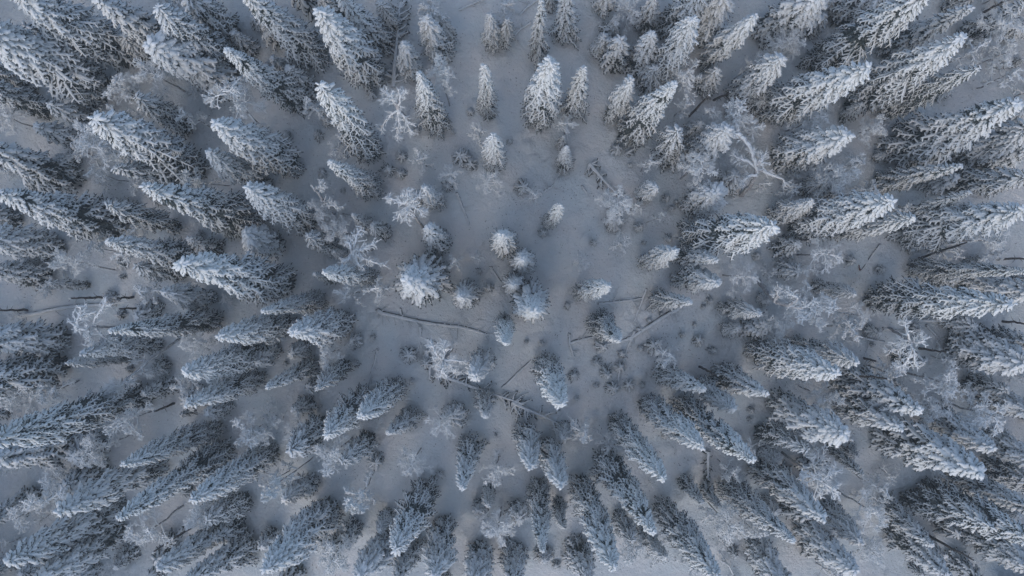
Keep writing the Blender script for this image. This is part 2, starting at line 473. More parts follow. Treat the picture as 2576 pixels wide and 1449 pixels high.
# ------------------------------------------------------------------ survey of what stands where
# spruces: region, tip x, tip y, lower end x, y, crown width, look ('' full snow, 'd' dark with little snow)
SPRUCE = """
A1 60 -60 1250 560 380|A1 -200 200 1020 860 420|A1 860 -30 1700 480 330|A1 1440 60 2200 680 320|A1 1390 420 2150 800 330
A1 2070 470 2800 985 290|A1 1700 -60 2200 370 260 d|A1 450 955 900 1140 160|A1 340 1165 740 1310 190|A1 870 1110 1860 1570 410
A1 1990 1120 2745 1540 320|A1 -150 760 490 1050 210 d|A1 1250 900 1740 1190 210 d|A1 640 950 860 1010 110 d|A1 -250 1290 700 1705 330
A1 -200 580 330 890 240 d|A1 1130 330 1430 550 200 d|A2 -120 -80 590 570 330|A1 2130 300 2330 500 170 d
A2 545 95 1120 780 330|A2 760 -60 1200 470 250|A2 540 -110 850 230 200 d|A2 1130 30 1290 290 140|A2 1700 170 1780 400 130 d
A2 1560 185 1720 560 240|A2 1340 410 1490 740 180|A2 1490 690 1690 1215 250|A2 2135 130 2160 465 160|A2 2290 190 2270 440 140
A3 270 20 230 580 170|A2 2070 620 2130 1090 160|A3 330 525 230 1155 290|A3 665 625 530 1060 220|A2 590 800 1120 1440 290
A2 2170 1250 2195 1570 190|A2 150 545 350 700 140 d|A2 300 620 510 860 210 d|A2 600 1000 700 1130 130 d
A3 520 -70 460 390 230|A3 340 -90 345 110 120 d|A3 850 -80 860 145 180 d|A3 1310 -40 1190 300 200|A3 1950 -50 1690 400 300
A3 1750 -90 1370 340 260 d|A3 1000 370 900 660 240|A3 950 220 850 340 170 d|A3 830 340 790 520 160|A3 1290 310 1140 710 280
A3 1650 210 1280 770 260|A3 2200 150 1740 640 190|A3 1870 630 1810 930 180|A3 2460 520 2000 920 250|A3 1090 740 860 1110 170
A3 1470 770 1020 1280 300|A3 2080 960 1980 1060 130 d|A3 1960 1190 1620 1420 240|A3 1520 1200 1330 1480 230 d|A3 1720 1130 1600 1260 180 d
A3 1310 620 1200 840 180 d|A3 500 1340 460 1560 150|A3 470 1250 440 1350 100 d
A4 740 -30 90 310 330|A4 755 150 600 330 130|A4 1700 -60 580 640 330|A4 1300 -150 820 210 300 d|A4 2090 80 1240 500 240
A4 1960 325 930 1000 330|A4 1155 590 160 1060 330|A4 2150 -80 1820 120 150 d|A4 2565 50 1960 350 200 d|A4 2170 600 1220 1060 210 d
A4 2530 950 1330 1420 440|A4 950 1250 260 1480 300|A4 1090 950 880 1110 110|A4 1900 800 1760 930 140 d|A4 2720 1130 1850 1480 260
A4 2560 1030 2400 1150 150 d
B1 -20 490 1150 780 380|B1 1000 600 1660 800 190 d|B1 1050 560 1260 620 110 d|B1 1305 410 2360 760 360|B1 1900 120 2480 430 220
B1 2285 430 2880 770 280|B1 1050 240 1700 370 210 d|B1 -200 870 600 970 260|B1 -150 640 210 770 200 d|B1 1000 910 1860 1080 280
B1 1720 900 2020 1010 190 d|B1 455 1300 840 1315 90|B1 -130 1150 480 1240 260|B1 1675 1170 2690 1300 360|B1 1495 1390 1990 1420 180
B1 1250 1130 1720 1220 180 d|B1 1990 790 2160 860 120 d
B2 -100 850 265 960 240|B2 670 190 1110 470 220|B2 1540 440 1700 605 160|B2 1440 500 1540 580 130 d
B2 890 680 1060 790 130|B2 1060 770 1225 870 140 d|B2 480 890 740 980 170 d
B2 1570 800 1730 960 230|B2 530 1210 740 1270 110|B2 640 1220 1120 1250 170|B2 700 1010 830 1030 100 d
B3 430 590 320 790 140|B3 1315 420 1140 540 150|B3 930 730 960 800 150 d|B3 1500 40 1380 210 220 d
B3 1870 480 1570 590 260|B3 2040 320 1930 560 210 d|B3 2355 790 1550 890 340|B3 1475 1010 1150 1100 160|B3 1870 1090 1470 1050 190
B3 1865 1290 1470 1250 210|B3 855 1310 560 1370 170|C3 1625 220 1260 170 180
B4 640 560 230 690 180|B4 1335 560 400 800 320|B4 1990 240 1180 400 200|B4 1565 695 760 840 190|B4 2545 600 1350 850 320
B4 2075 480 1350 720 170|B4 2620 330 1780 430 230 d|B4 760 380 510 470 160 d|B4 2700 40 2040 270 260|B4 520 950 290 990 200 d
B4 520 1190 310 1190 160 d|B4 2250 1130 2000 1140 150 d
C4 2445 210 1110 180 320|C4 2750 130 1900 20 220|C4 2620 -70 1500 -100 180|C4 1030 130 630 60 130|C4 240 200 140 180 110 d
C4 240 440 10 470 260 d|C4 1045 745 430 590 200|C4 845 870 50 640 290|C3 2325 1040 1840 850 240|C4 2590 790 1830 590 330
C4 2700 620 2090 530 240 d|C4 1600 1190 850 890 330|C4 1435 1350 800 1120 220|C4 910 1410 230 1100 290|C4 2410 1020 1980 930 180 d
C4 2700 1230 2060 1050 220|D4 580 280 110 90 210 d|C4 1260 490 1120 460 110 d
C1 960 180 750 220 120 d|C1 -250 580 650 510 270|C1 1015 480 2030 370 230|C1 740 675 1480 590 170|C1 630 765 1240 720 110
C1 -300 970 650 760 330 d|C1 1370 850 1540 770 150 d|C1 2010 510 2720 390 240|C2 55 290 620 190 180|C1 1665 850 2460 640 260
C1 1695 1160 2420 880 200|C2 110 990 560 760 170|C1 -150 1480 1400 1030 320|D1 1130 440 2020 70 200
D1 -120 420 780 150 380|D1 560 640 960 430 260 d|D1 560 850 1500 430 240|D1 1090 900 2110 260 290|D1 900 860 1130 790 100
D1 1780 740 2540 270 250|D1 -110 960 330 690 210|D1 70 1330 1120 820 280|D1 300 1510 1150 1000 250|D1 1900 950 2270 720 210 d
D1 1930 1120 2220 960 220 d|D1 1450 1370 2100 950 200|D1 1700 1510 2340 1130 260|D1 1050 1370 1190 1200 170 d|D1 720 1470 880 1360 170 d
D2 300 290 690 10 250 d|C2 660 1400 1070 1030 260|C2 960 1260 1340 930 220|D2 800 400 1090 130 200 d|D2 250 750 560 550 190
D2 60 1380 740 740 320|D2 40 1180 200 1010 160 d|D2 1270 1190 1610 570 290|D2 1130 1030 1240 800 120|C2 1210 1400 1460 1210 180
C2 340 1200 520 1110 170 d|C2 1760 1270 1930 1170 200 d|D2 1890 640 1970 170 220|D3 165 440 110 50 210|D2 2115 800 2140 600 120
D2 2010 860 2060 730 130 d|D2 1640 1450 1740 900 250|D2 950 1460 1260 990 240|D2 1290 1490 1450 1090 220|D2 820 1170 940 910 170 d
D2 1990 1520 2050 1100 230|D2 2320 1520 2360 1150 230
C2 355 520 880 370 270|C2 320 680 490 590 150 d|C2 -20 760 190 600 190 d|C2 570 990 860 750 170 d|C2 2010 880 2085 670 200|C2 2085 1250 2105 1020 170
C2 2255 590 2275 320 160|C3 480 1140 280 700 240|C3 985 560 740 340 220|C3 2255 310 1880 250 150|C3 2060 450 1900 500 130 d
C3 1745 1000 1320 830 200|C3 2030 1190 1680 930 180|D3 1720 290 1170 -170 230|D3 2205 370 1480 -140 290|D3 440 610 280 190 220
D3 1390 560 910 -20 220|D3 1295 1040 820 310 300|D3 1400 1290 1160 1000 160|D3 950 1340 600 520 250|D3 290 1210 230 560 210
D3 460 1010 420 730 140 d|D3 60 930 40 760 180 d|D3 700 1510 570 1120 250|D3 300 1320 280 1180 150 d|D3 30 1480 30 1180 180 d
D3 470 200 460 60 160 d|D3 1740 770 1540 550 140|D3 1890 1460 1330 760 250|D3 2565 1135 1920 590 250|D4 725 910 90 420 240
D3 2460 1520 2170 1130 220|D3 1085 1130 950 840 160 d|D3 1890 820 1740 620 130 d|D3 2400 400 2300 270 170 d
D4 1100 530 760 230 110 d|D4 1070 1150 730 780 190|D4 1020 1390 480 940 230|D4 1730 1160 1250 780 200|D4 2150 490 1200 120 350
D4 2275 270 1620 -60 220|D4 2720 860 1850 510 240|D4 2700 1150 1580 600 290 d|D4 2300 1000 1380 790 250 d|D4 1900 1460 1350 990 290
D4 2700 1420 1990 1000 250|D4 2720 410 2150 170 220|D4 2760 640 2150 420 230 d|D4 2220 1520 1850 1240 200|D4 400 1520 80 1230 220
"""
# spruces seen from straight above: region, x, y, crown diameter, height
TOPDOWN = "B2 2240 862 250 13.5|B2 2440 1082 225 11.5|B2 2355 1322 215 9.5|C3 205 283 345 15|B2 1372 1275 450 13|C2 1862 165 245 9.5"
# saplings: region, x, y, radius
SAPLING = """
A1 870 490 75|A1 2370 210 75|A2 1050 860 45|A2 565 1230 45|A2 1460 1190 40|A2 1800 1205 20|A2 2320 1280 28|A2 1960 1020 35
B2 1330 145 48|B2 1210 255 62|B2 1330 300 48|B2 610 290 38|B2 785 445 22|B2 1880 150 80|B2 1960 220 55|B2 1760 420 52|B2 2430 420 70|B2 2120 1345 42|B2 2040 1190 28
B3 1410 520 36|B3 1460 612 28|B3 1430 890 36|B3 745 930 30|B3 1160 780 42|B3 1200 930 22|B3 280 840 42|B3 1080 220 22|B3 1500 560 25
B4 1250 1175 42|B4 980 1100 42|B4 745 1190 22|B4 680 1200 22|B4 130 1050 35
C1 1110 330 45|C1 1170 830 35|B1 1120 1120 50|B1 1130 1245 26|B1 1810 850 40
C2 910 560 62|C2 900 630 27|C2 1075 530 26|C2 1430 930 24|C2 590 1160 20|C2 1390 690 75|C2 270 770 22|C2 910 780 35|C2 1560 760 60
C3 1290 600 70|C3 1000 690 42|C3 780 750 42|C3 990 800 46|C3 870 850 60|C3 910 990 62|C3 1065 970 50|C3 560 870 52|C3 770 970 26
C3 1690 560 50|C3 1830 640 40|C3 1180 635 30|C3 810 610 62|C3 1200 970 24|C3 1550 510 25|C3 590 1090 25|C3 500 240 32|C3 125 570 22|C3 270 580 26
C3 1800 200 32|C3 1745 250 22|C3 2180 1190 30|C3 2165 1280 24|C3 1250 380 24|C3 1660 410 18|C3 1360 310 20
D2 1690 510 38|D2 1110 375 72|D2 2190 160 18|D3 1390 170 30|D3 400 1330 40|D3 2040 1240 50|C4 1190 600 22|B3 960 70 50
"""
# frosted birches: region, crown x, y, radius [, trunk foot x, y]
BIRCH = """
A1 1400 680 180|A1 1090 790 170|A1 2100 870 250 2450 1200|A1 1720 1060 110|A1 850 1260 200|A1 50 1050 150 330 1160|A1 1520 10 100|A1 1080 1020 100
A2 1630 110 130|A2 1700 680 150 1765 960|A2 2270 60 100|A2 2010 1200 95|A2 810 1200 130|A2 490 960 110|B2 740 90 95|B2 1500 170 110
A3 1060 90 140 1035 240|A3 1600 680 170|A3 1590 960 100|A3 2450 400 150|A3 520 1130 100|A3 2010 1080 210|A3 2220 1180 120|A3 2200 560 80
A4 460 400 140|A4 2400 230 180|A4 2350 500 150|A4 2450 680 130|A4 2120 450 130|A4 1200 1150 140|A4 620 1080 160|A4 1380 960 60
B1 900 60 200|B1 1120 160 130|B1 860 300 95|B1 1750 330 100 2080 400|B1 1150 1030 120|B1 860 990 80|B1 900 870 50|B1 610 1110 140 1070 1180|B1 1330 1370 130
B2 1790 300 105|B2 2120 370 140|B2 2540 500 90|B2 580 620 160|B2 740 830 140|B2 1810 1110 90|B2 2030 1070 65|B2 830 1400 120|B2 1100 1350 130
B3 960 560 170|B3 1130 600 90|B3 1270 200 95|B3 1010 920 100|B3 1370 690 50 1230 750|B3 1720 250 170|B3 650 1120 90|B3 2120 1230 170|B3 2310 400 70
B4 900 330 180|B4 1050 200 120|B4 1170 450 100|B4 770 1030 190 500 1040|B4 2290 900 180|B4 450 450 90|B4 1450 620 80
C4 640 260 230|C4 1060 330 150|C4 1000 480 130|C4 360 420 140|C4 1240 300 60 1360 430|C4 780 1080 140|C4 1380 860 130|C4 1850 950 200|C4 1750 1200 150|C4 2230 1230 220
C1 150 1080 200|C1 400 1000 130|C1 1140 1310 190|C1 1800 600 150|C1 1680 960 100|C2 640 690 150|C2 1700 730 160|C2 1700 1330 150
C3 1430 700 130|D1 850 300 170|D1 450 750 230|D1 180 900 180|D1 1330 1050 220|D1 1830 880 170|D1 600 1300 150|D1 2300 120 200
D2 380 150 150|D2 50 120 130|D2 700 370 210|D2 900 740 140 1090 450|D2 150 650 120 520 360|D2 1430 430 150|D2 2200 500 155|D2 2230 1000 180|D2 720 1250 190|D1 2480 640 100|D2 2100 960 100
D3 650 150 130|D3 2000 500 100|D3 1950 950 180|D3 1100 1240 150|D4 720 560 260|D4 1170 870 190|D4 1270 660 100|D4 1180 1230 150|D4 100 1050 140|D4 650 300 100
"""
# bare standing trunks: region, foot x, y, top x, y
SNAG = """
B1 1035 1425 640 1437|B1 1225 1425 1060 1440|C1 265 285 -60 285|C1 1580 1140 1400 1210|C1 1330 265 1080 270|A3 2280 310 2560 90|A3 1625 1055 1800 870|A3 1850 910 1990 840
A4 2210 110 2400 5|B4 1670 210 1950 135|B4 380 915 620 898|B4 2310 1080 2600 1075|C4 2360 385 2600 408|C4 1110 720 1230 755|C4 1600 630 1870 670
C3 1710 800 1880 880|D1 1750 1010 1400 1230|D1 1960 730 1800 840|D4 1700 1080 2120 1310|C4 850 860 1330 910|B4 1600 1070 2060 925|B1 2030 935 2110 950|B4 1062 1180 1062 1130
"""
# logs on the ground: region; x y pairs; branch stubs
LOGS = """
A2 740 700 920 750 1110 800;3|A2 2571 10 2480 60 2410 135;2|A2 2510 205 2420 250 2340 350;6|A2 1860 80 1960 30 2130 -20;8
C2 1120 272 1135 320 1330 345 1640 395 1880 440 2110 510;28|C2 1320 268 1338 345;0|C2 1500 440 1502 560 1470 660;3|C2 1500 530 1650 580;0|C2 1115 640 1090 760 1020 990;4
C2 2250 980 2380 860 2520 730;1|C3 530 570 640 545 790 515;8|C3 1225 85 1170 230 1110 390;6|C3 1520 265 1330 370 1170 470 1040 550 850 600;18|C3 1110 480 1060 600 1020 770;6
C3 780 225 960 195 1190 170;4|C3 525 490 532 600 570 700;3|C3 1150 430 1190 480;0|C3 1000 780 970 900 960 980;5|B2 1830 480 1870 590 1950 770;2|B2 1510 1150 1540 1080 1600 1000;0|B2 790 680 870 692;0
C1 190 325 480 285 780 235 1150 203;3|C4 1490 370 1700 375 1950 390;3|C4 1670 410 1720 470 1780 545;5|C4 1280 450 1380 470 1440 505;3|B4 1230 960 1160 1060 1080 1180;2|B3 1860 625 1960 590 ;1
B2 2140 1150 2190 1210 2250 1290;2|C4 1100 525 1200 545 1300 570;4|B3 650 400 665 430 695 475;1|B3 300 455 345 430 390 390;4
"""
# fallen spruces whose snowed-up side branches arch out of the snow: region; x y pairs; branch length; count
FALLEN = """
A2 1270 815 1280 600 1305 330 1330 50;135;46|B3 705 210 780 300 870 400 960 490;85;18|C2 1660 860 1900 940 2150 1030 2450 1130;120;26|C3 0 1110 140 1180 260 1230 440 1320;150;20
B4 1480 1005 1620 975 1790 960 2000 925;80;20|D3 1782 300 1775 430 1780 560;40;16|B3 1030 130 1080 90 1150 60;70;8|C2 1560 640 1600 800 1590 900;50;9
"""
# birches with a bent or sprawling stem: list of limbs, each: region; x y h triples; start radius
SPRAWL = [
 ('bent_birch', 'A3', [[(2090, 1785, 0), (2180, 1690, 3), (2230, 1600, 5), (2222, 1480, 6.5), (2180, 1350, 7.8), (2120, 1260, 8.6), (2050, 1215, 9)],
                       [(2225, 1520, 6), (2150, 1470, 6.4), (2060, 1440, 6.2), (2020, 1400, 5.6)],
                       [(2240, 1545, 5), (2360, 1590, 5.2), (2480, 1650, 5), (2570, 1740, 4.2)],
                       [(2228, 1600, 5.5), (2150, 1610, 5.6), (2090, 1670, 5)],
                       [(2225, 1500, 6), (2280, 1470, 6.6), (2285, 1420, 6.6)]], .17, 'birch with a thick white trunk bent over in a long arch'),
 ('leaning_birch', 'C1', [[(1640, 545, 0), (1500, 640, 2), (1290, 800, 4), (1180, 900, 5), (1080, 1000, 5.6), (950, 1060, 6)],
                          [(1330, 740, 3.4), (1240, 742, 3.8)], [(1290, 800, 4), (1310, 860, 4), (1360, 880, 3.4)],
                          [(1150, 930, 5.2), (1200, 940, 5)], [(1100, 980, 5.5), (1010, 960, 6)]], .10, 'thin pale birch leaning far over open snow'),
 ('sprawling_birch', 'A2', [[(1380, 1080, 0), (1340, 1040, 5), (1300, 1000, 9)], [(1300, 1000, 9), (1230, 1050, 9), (1180, 1110, 8.2), (1145, 1165, 7.4)],
                            [(1300, 1000, 9), (1298, 1120, 8.6), (1290, 1240, 7.6)], [(1300, 1000, 9), (1360, 1080, 8.8), (1420, 1205, 7.6)],
                            [(1300, 1000, 9), (1260, 900, 10), (1180, 840, 10)], [(1300, 1000, 9), (1310, 890, 10), (1350, 820, 10)], [(1300, 1000, 9), (1250, 900, 10), (1160, 900, 9.6)]], .12, 'frosted birch with three heavy white limbs arching down'),
 ('sprawling_birch', 'B2', [[(1540, 830, 0), (1500, 760, 4), (1440, 670, 7), (1390, 590, 9)], [(1390, 590, 9), (1380, 520, 9.6), (1385, 450, 9.6)],
                            [(1390, 590, 9), (1310, 560, 9.6), (1225, 520, 9)], [(1390, 590, 9), (1460, 610, 9.4), (1530, 660, 8.8)],
                            [(1390, 590, 9), (1385, 660, 9.2), (1370, 720, 8.6)], [(1390, 590, 9), (1330, 640, 9.2), (1290, 710, 8.4)], [(1390, 590, 9), (1440, 540, 9.6), (1480, 500, 9.2)]], .11, 'white frosted birch with limbs spread like a star'),
 ('sprawling_birch', 'B2', [[(1060, 990, 0), (960, 1010, 5), (880, 1025, 8.5)], [(880, 1025, 8.5), (900, 910, 9.4), (960, 800, 9.4)],
                            [(880, 1025, 8.5), (980, 985, 9.2), (1080, 930, 9)], [(880, 1025, 8.5), (1000, 1080, 8.4), (1180, 1140, 7)],
                            [(880, 1025, 8.5), (920, 1090, 8.6), (940, 1170, 7.8)], [(880, 1025, 8.5), (840, 1080, 9), (810, 1140, 8.4)], [(880, 1025, 8.5), (860, 960, 9.4), (840, 900, 9)]], .13, 'white birch with fanned fern-like limbs'),
 ('sprawling_birch', 'C2', [[(1790, 640, 0), (1750, 690, 5), (1710, 740, 8)], [(1710, 740, 8), (1820, 740, 8), (1930, 750, 7)], [(1710, 740, 8), (1770, 800, 8), (1840, 850, 7)],
                            [(1710, 740, 8), (1640, 680, 9), (1610, 600, 9)], [(1710, 740, 8), (1700, 830, 9), (1690, 890, 8)], [(1710, 740, 8), (1720, 660, 9), (1715, 590, 9)]], .12, 'frosted birch with two thick snowy limbs reaching sideways'),
 ('sprawling_birch', 'C1', [[(1150, 430, 0), (1000, 440, 5), (860, 440, 9)], [(860, 440, 9), (780, 460, 10), (690, 458, 10)], [(700, 458, 10), (712, 360, 10.4), (740, 270, 10.4)],
                            [(840, 440, 9), (870, 340, 10), (960, 230, 10.5)], [(800, 460, 9.6), (820, 530, 9), (840, 610, 8)], [(880, 450, 9), (940, 540, 8.4), (1090, 600, 7)], [(712, 360, 10.2), (770, 320, 10.3), (820, 320, 10)]], .11, 'open frosted birch with upright forked limbs'),
 ('sprawling_birch', 'C4', [[(1350, 450, 0), (1440, 510, 5), (1530, 570, 9)], [(1530, 570, 9), (1500, 480, 10), (1480, 390, 10)], [(1530, 570, 9), (1640, 590, 10), (1660, 540, 10)],
                            [(1530, 570, 9), (1450, 560, 9), (1370, 590, 8)], [(1530, 570, 9), (1570, 680, 9.6), (1570, 780, 9)], [(1530, 570, 9), (1450, 640, 9), (1330, 650, 8)], [(1560, 640, 9.4), (1500, 760, 9), (1440, 790, 8.4)]], .11, 'gnarled frosted birch with twisted white limbs'),
 ('sprawling_birch', 'C4', [[(130, 0, 0), (230, 130, 3.5), (300, 210, 6), (420, 240, 8)], [(300, 210, 6), (320, 130, 7), (330, 90, 7)], [(420, 240, 8), (520, 180, 9), (430, 120, 9)], [(420, 240, 8), (540, 270, 9), (640, 200, 10)]], .17, 'birch with a thick pale stem leading into a wide white crown'),
 ('sprawling_birch', 'B2', [[(680, 600, 0), (610, 540, 5), (560, 470, 7), (500, 400, 8)], [(600, 540, 5), (680, 590, 6), (750, 600, 6)], [(540, 440, 7.4), (600, 410, 7.6)]], .10, 'small birch with a curved bare white stem'),
]

# ------------------------------------------------------------------ labels
MARKS = [  # things anyone can find, in plan units
 (985, 120, 'the ribbed fallen spruce up top'), (1080, 810, 'the long fallen log left of centre'), (1570, 850, 'the crossed fallen logs'),
 (1890, 400, 'the bent white birch'), (1313, 650, 'the row of round spruces at the centre'), (1290, 1035, 'the fallen spruce below centre'),
 (1530, 450, 'the fallen tree right of the clearing'), (2300, 620, 'the right-edge fallen tree'), (395, 890, 'the thin leaning birch'),
 (910, 640, 'the fern-limbed white birch'), (1025, 520, 'the star-shaped white birch'), (1000, 290, 'the birch with three arching limbs'),
 (0, 0, 'the upper left corner'), (2576, 0, 'the upper right corner'), (0, 1449, 'the lower left corner'), (2576, 1449, 'the lower right corner'),
 (0, 724, 'the middle of the left edge'), (2576, 724, 'the middle of the right edge'), (1288, 1449, 'the middle of the bottom edge'),
 (1700, 0, 'the top edge right of the clearing'), (600, 0, 'the top edge on the left'), (645, 1449, 'the bottom edge on the left'), (1930, 1449, 'the bottom edge on the right'),
 (2035, 775, 'the widest white birch crown'), (2070, 1200, 'the big lower-right birch crown'), (230, 760, 'the snowy glade at the left'),
]
DIRS = ['right of', 'above and right of', 'above', 'above and left of', 'left of', 'below and left of', 'below', 'below and right of']
ORD = ['nearest', 'second', 'third', 'fourth', 'fifth', 'sixth', 'seventh', 'eighth', 'ninth', 'tenth', 'eleventh', 'twelfth', 'thirteenth', 'fourteenth']
PENDING = []
def register(o, x, y, look, cat, group):
    """look: short description; the place words are added when all things are known"""
    o['category'] = cat
    if group: o['group'] = group
    PENDING.append((o, x, y, look))

def write_labels():
    cells = {}
    for o, x, y, look in PENDING:
        x = min(max(x, 4), 2572); y = min(max(y, 4), 1445)
        d, k = min((math.hypot(x - m[0], y - m[1]), i) for i, m in enumerate(MARKS))
        a = math.degrees(math.atan2(-(y - MARKS[k][1]), x - MARKS[k][0])) % 360
        s = int((a + 22.5) // 45) % 8
        cells.setdefault((look, k, s), []).append((d, o))
    for (look, k, s), lst in cells.items():
        lst.sort(key=lambda v: v[0])
        for i, (d, o) in enumerate(lst):
            edge = k >= 12 and k <= 22
            where = DIRS[s] + ' ' + MARKS[k][2]
            if edge:
                where = {0: 'right of', 1: 'up right from', 2: 'straight up from', 3: 'up left from', 4: 'left of', 5: 'down left from', 6: 'straight down from', 7: 'down right from'}[s] + ' ' + MARKS[k][2]
            if look[0] == '=': o['label'] = look[1:]; continue
            o['label'] = (look + (', ' if len(lst) == 1 else ', ' + ORD[i] + ' ') + where) if len(lst) > 1 else look + ' ' + where

# ------------------------------------------------------------------ build: spruces
def tree_frame(root, base, tip, h, R, ph, pR, rz):
    v = Vector(tip) - Vector(base)
    q = Vector((0, 0, 1)).rotation_difference(v.normalized())
    root.rotation_mode = 'QUATERNION'
    root.rotation_quaternion = q @ Quaternion((0, 0, 1), rz)
    root.scale = (R / pR, R / pR, v.length / ph)
    root.location = base

def add_spruce(base, tip, h, R, dark, k, x, topdown=False):
    if dark: fam = 'dark' if h > 11 else 'middark' if h > 5.5 else 'small'
    else: fam = 'tall' if h > 12.5 else 'mid' if h > 6 else 'small'
    if topdown: fam = 'star'
    p = SP[fam][k % len(SP[fam])]
    name = 'spruce_tree'
    root = bpy.data.objects.new(name, None); COL.objects.link(root)
    root.empty_display_size = .5
    base = (base[0], base[1], float(gz(base[0], base[1])) - .05)
    tree_frame(root, base, tip, h, R, p.h, p.R, rng.uniform(0, 6.28))
    link('trunk', p.trunk, root)
    c = link('crown', p.needles, root)
    link('snow_load', p.snow, c)
    for me in p.seps: link('bough', me, root)
    L = math.hypot(x[0] - x[2], x[1] - x[3])
    wd = x[4]
    slim = wd / max(L, 1)
    if topdown: look = 'round snow-white spruce'
    elif dark: look = ('low dark' if L < 70 else 'dark half-hidden' if L < 150 else 'long dark thinly snowed') + ' spruce'
    else:
        look = ('short' if L < 70 else 'middling' if L < 130 else 'tall' if L < 220 else 'very tall') + (' slender' if slim < .30 else ' broad' if slim > .55 else '') + ' snow-laden spruce'
    if not topdown and (x[0] < 0 or x[1] < 0 or x[0] > 2576 or x[1] > 1449): look = 'cut-off ' + look.replace('snow-laden ', 'snowy ').replace(' thinly snowed', '').replace(' half-hidden', '')
    register(root, (x[0] + x[2]) / 2, (x[1] + x[3]) / 2, look, 'spruce', 'snow-laden spruces of the forest')

k = 0
for ln in SPRUCE.replace('\n', '|').split('|'):
    f = ln.split()
    if not f: continue
    reg = f[0]; tx, ty, ex, ey, W = map(float, f[1:6]); dark = len(f) > 6
    t = P2(reg, tx, ty); e = P2(reg, ex, ey); Wd = W * ZD
    dv = np.array(t) - np.array(e); Ld = np.linalg.norm(dv)
    st = slope(*t)
    s_end = slope(*e)
    # near side of the lowest boughs is what ends the crown; the foot stands one crown radius behind it
    Rg = Wd / 2 / FD * H * .80
    foot = s_end * H + (st / (np.linalg.norm(st) + 1e-9)) * Rg * .75
    n2 = st.dot(st)
    hh = H - foot.dot(st) / n2
    hh = float(np.clip(hh, max(1.6, 1.2 * Rg), 24))
    R = Wd / 2 / FD * (H - .45 * hh) * 1.24
    hh = max(hh, 1.5 * R)
    tip = st * (H - hh)
    lean = tip - foot; mx_ = .13 * hh
    if np.linalg.norm(lean) > mx_:
        foot = tip - lean / np.linalg.norm(lean) * mx_
    add_spruce(foot, (tip[0], tip[1], hh), hh, R, dark, k, (*t, *e, Wd))
    k += 1
for ln in TOPDOWN.split('|'):
    reg, x, y, W, hh = ln.split(); hh = float(hh)
    t = P2(reg, float(x), float(y)); Wd = float(W) * ZD
    st = slope(*t); tip = st * (H - hh)
    R = Wd / 2 / FD * (H - .5 * hh) * 1.12
    add_spruce(tip, (tip[0], tip[1], hh), hh, R, False, k + 2, (*t, *t, Wd), True)
    k += 1

for i, ln in enumerate(SAPLING.replace('\n', '|').split('|')):
    f = ln.split()
    if not f: continue
    t = P2(f[0], float(f[1]), float(f[2])); rd = float(f[3]) * ZD
    R = rd / FD * H
    p = SP['sapling'][i % 3]
    hh = R * 1.9 + .25
    root = bpy.data.objects.new('spruce_sapling', None); COL.objects.link(root)
    b = at(*t, hh * .3)
    root.location = (b[0], b[1], float(gz(b[0], b[1])) - .08)
    root.scale = (1.25 * R / p.R, 1.25 * R / p.R, hh / p.h)
    root.rotation_euler = (rng.uniform(-.12, .12), rng.uniform(-.12, .12), rng.uniform(0, 6.28))
    link('trunk', p.trunk, root); c = link('crown', p.needles, root); link('snow_load', p.snow, c)
    look = 'tiny snow-capped sapling' if rd < 8 else 'small snowed-up sapling' if rd < 13 else 'bushy snowed-up young spruce'
    register(root, *t, look, 'sapling', 'spruce saplings on the snow')

# ------------------------------------------------------------------ build: birches
for i, ln in enumerate(BIRCH.replace('\n', '|').split('|')):
    f = ln.split()
    if not f: continue
    c = P2(f[0], float(f[1]), float(f[2])); rd = float(f[3]) * ZD
    R0 = rd / FD * 50
    if len(f) > 4:
        ft = P2(f[0], float(f[4]), float(f[5]))
        sc = slope(*c); g = slope(*ft) * H
        hc = H - g.dot(sc) / sc.dot(sc)
        hc = float(np.clip(hc, 2.2, 14)); h = hc / .75
    else:
        h = float(np.clip(3.2 + R0 * 3.0 + rng.uniform(-1, 1), 2.2, 10)); hc = .75 * h
        g = slope(*c) * (H - hc)
    top = slope(*c) * (H - hc)
    d2 = (top - g)
    if np.linalg.norm(d2) > .3 * hc: g = top - d2 / np.linalg.norm(d2) * .3 * hc; d2 = top - g
    R = rd / FD * (H - hc)
    p = BP[i % len(BP)] if R > 1.15 else BSM[i % len(BSM)]
    root = bpy.data.objects.new('birch_tree', None); COL.objects.link(root)
    base = (g[0], g[1], float(gz(g[0], g[1])) - .05)
    tip = (g[0] + d2[0] * h / hc, g[1] + d2[1] * h / hc, h)
    tree_frame(root, base, tip, h, R * .95, p.h, p.R, rng.uniform(0, 6.28))
    link('trunk', p.trunk, root)
    for me in p.limbs: link('limb', me, root)
    o = link('crown', p.crown, root)
    look = ('big' if rd > 48 else 'small' if rd < 28 else 'middling') + ' feathery frosted birch'
    register(root, *c, look, 'birch', 'frosted birches between the spruces')

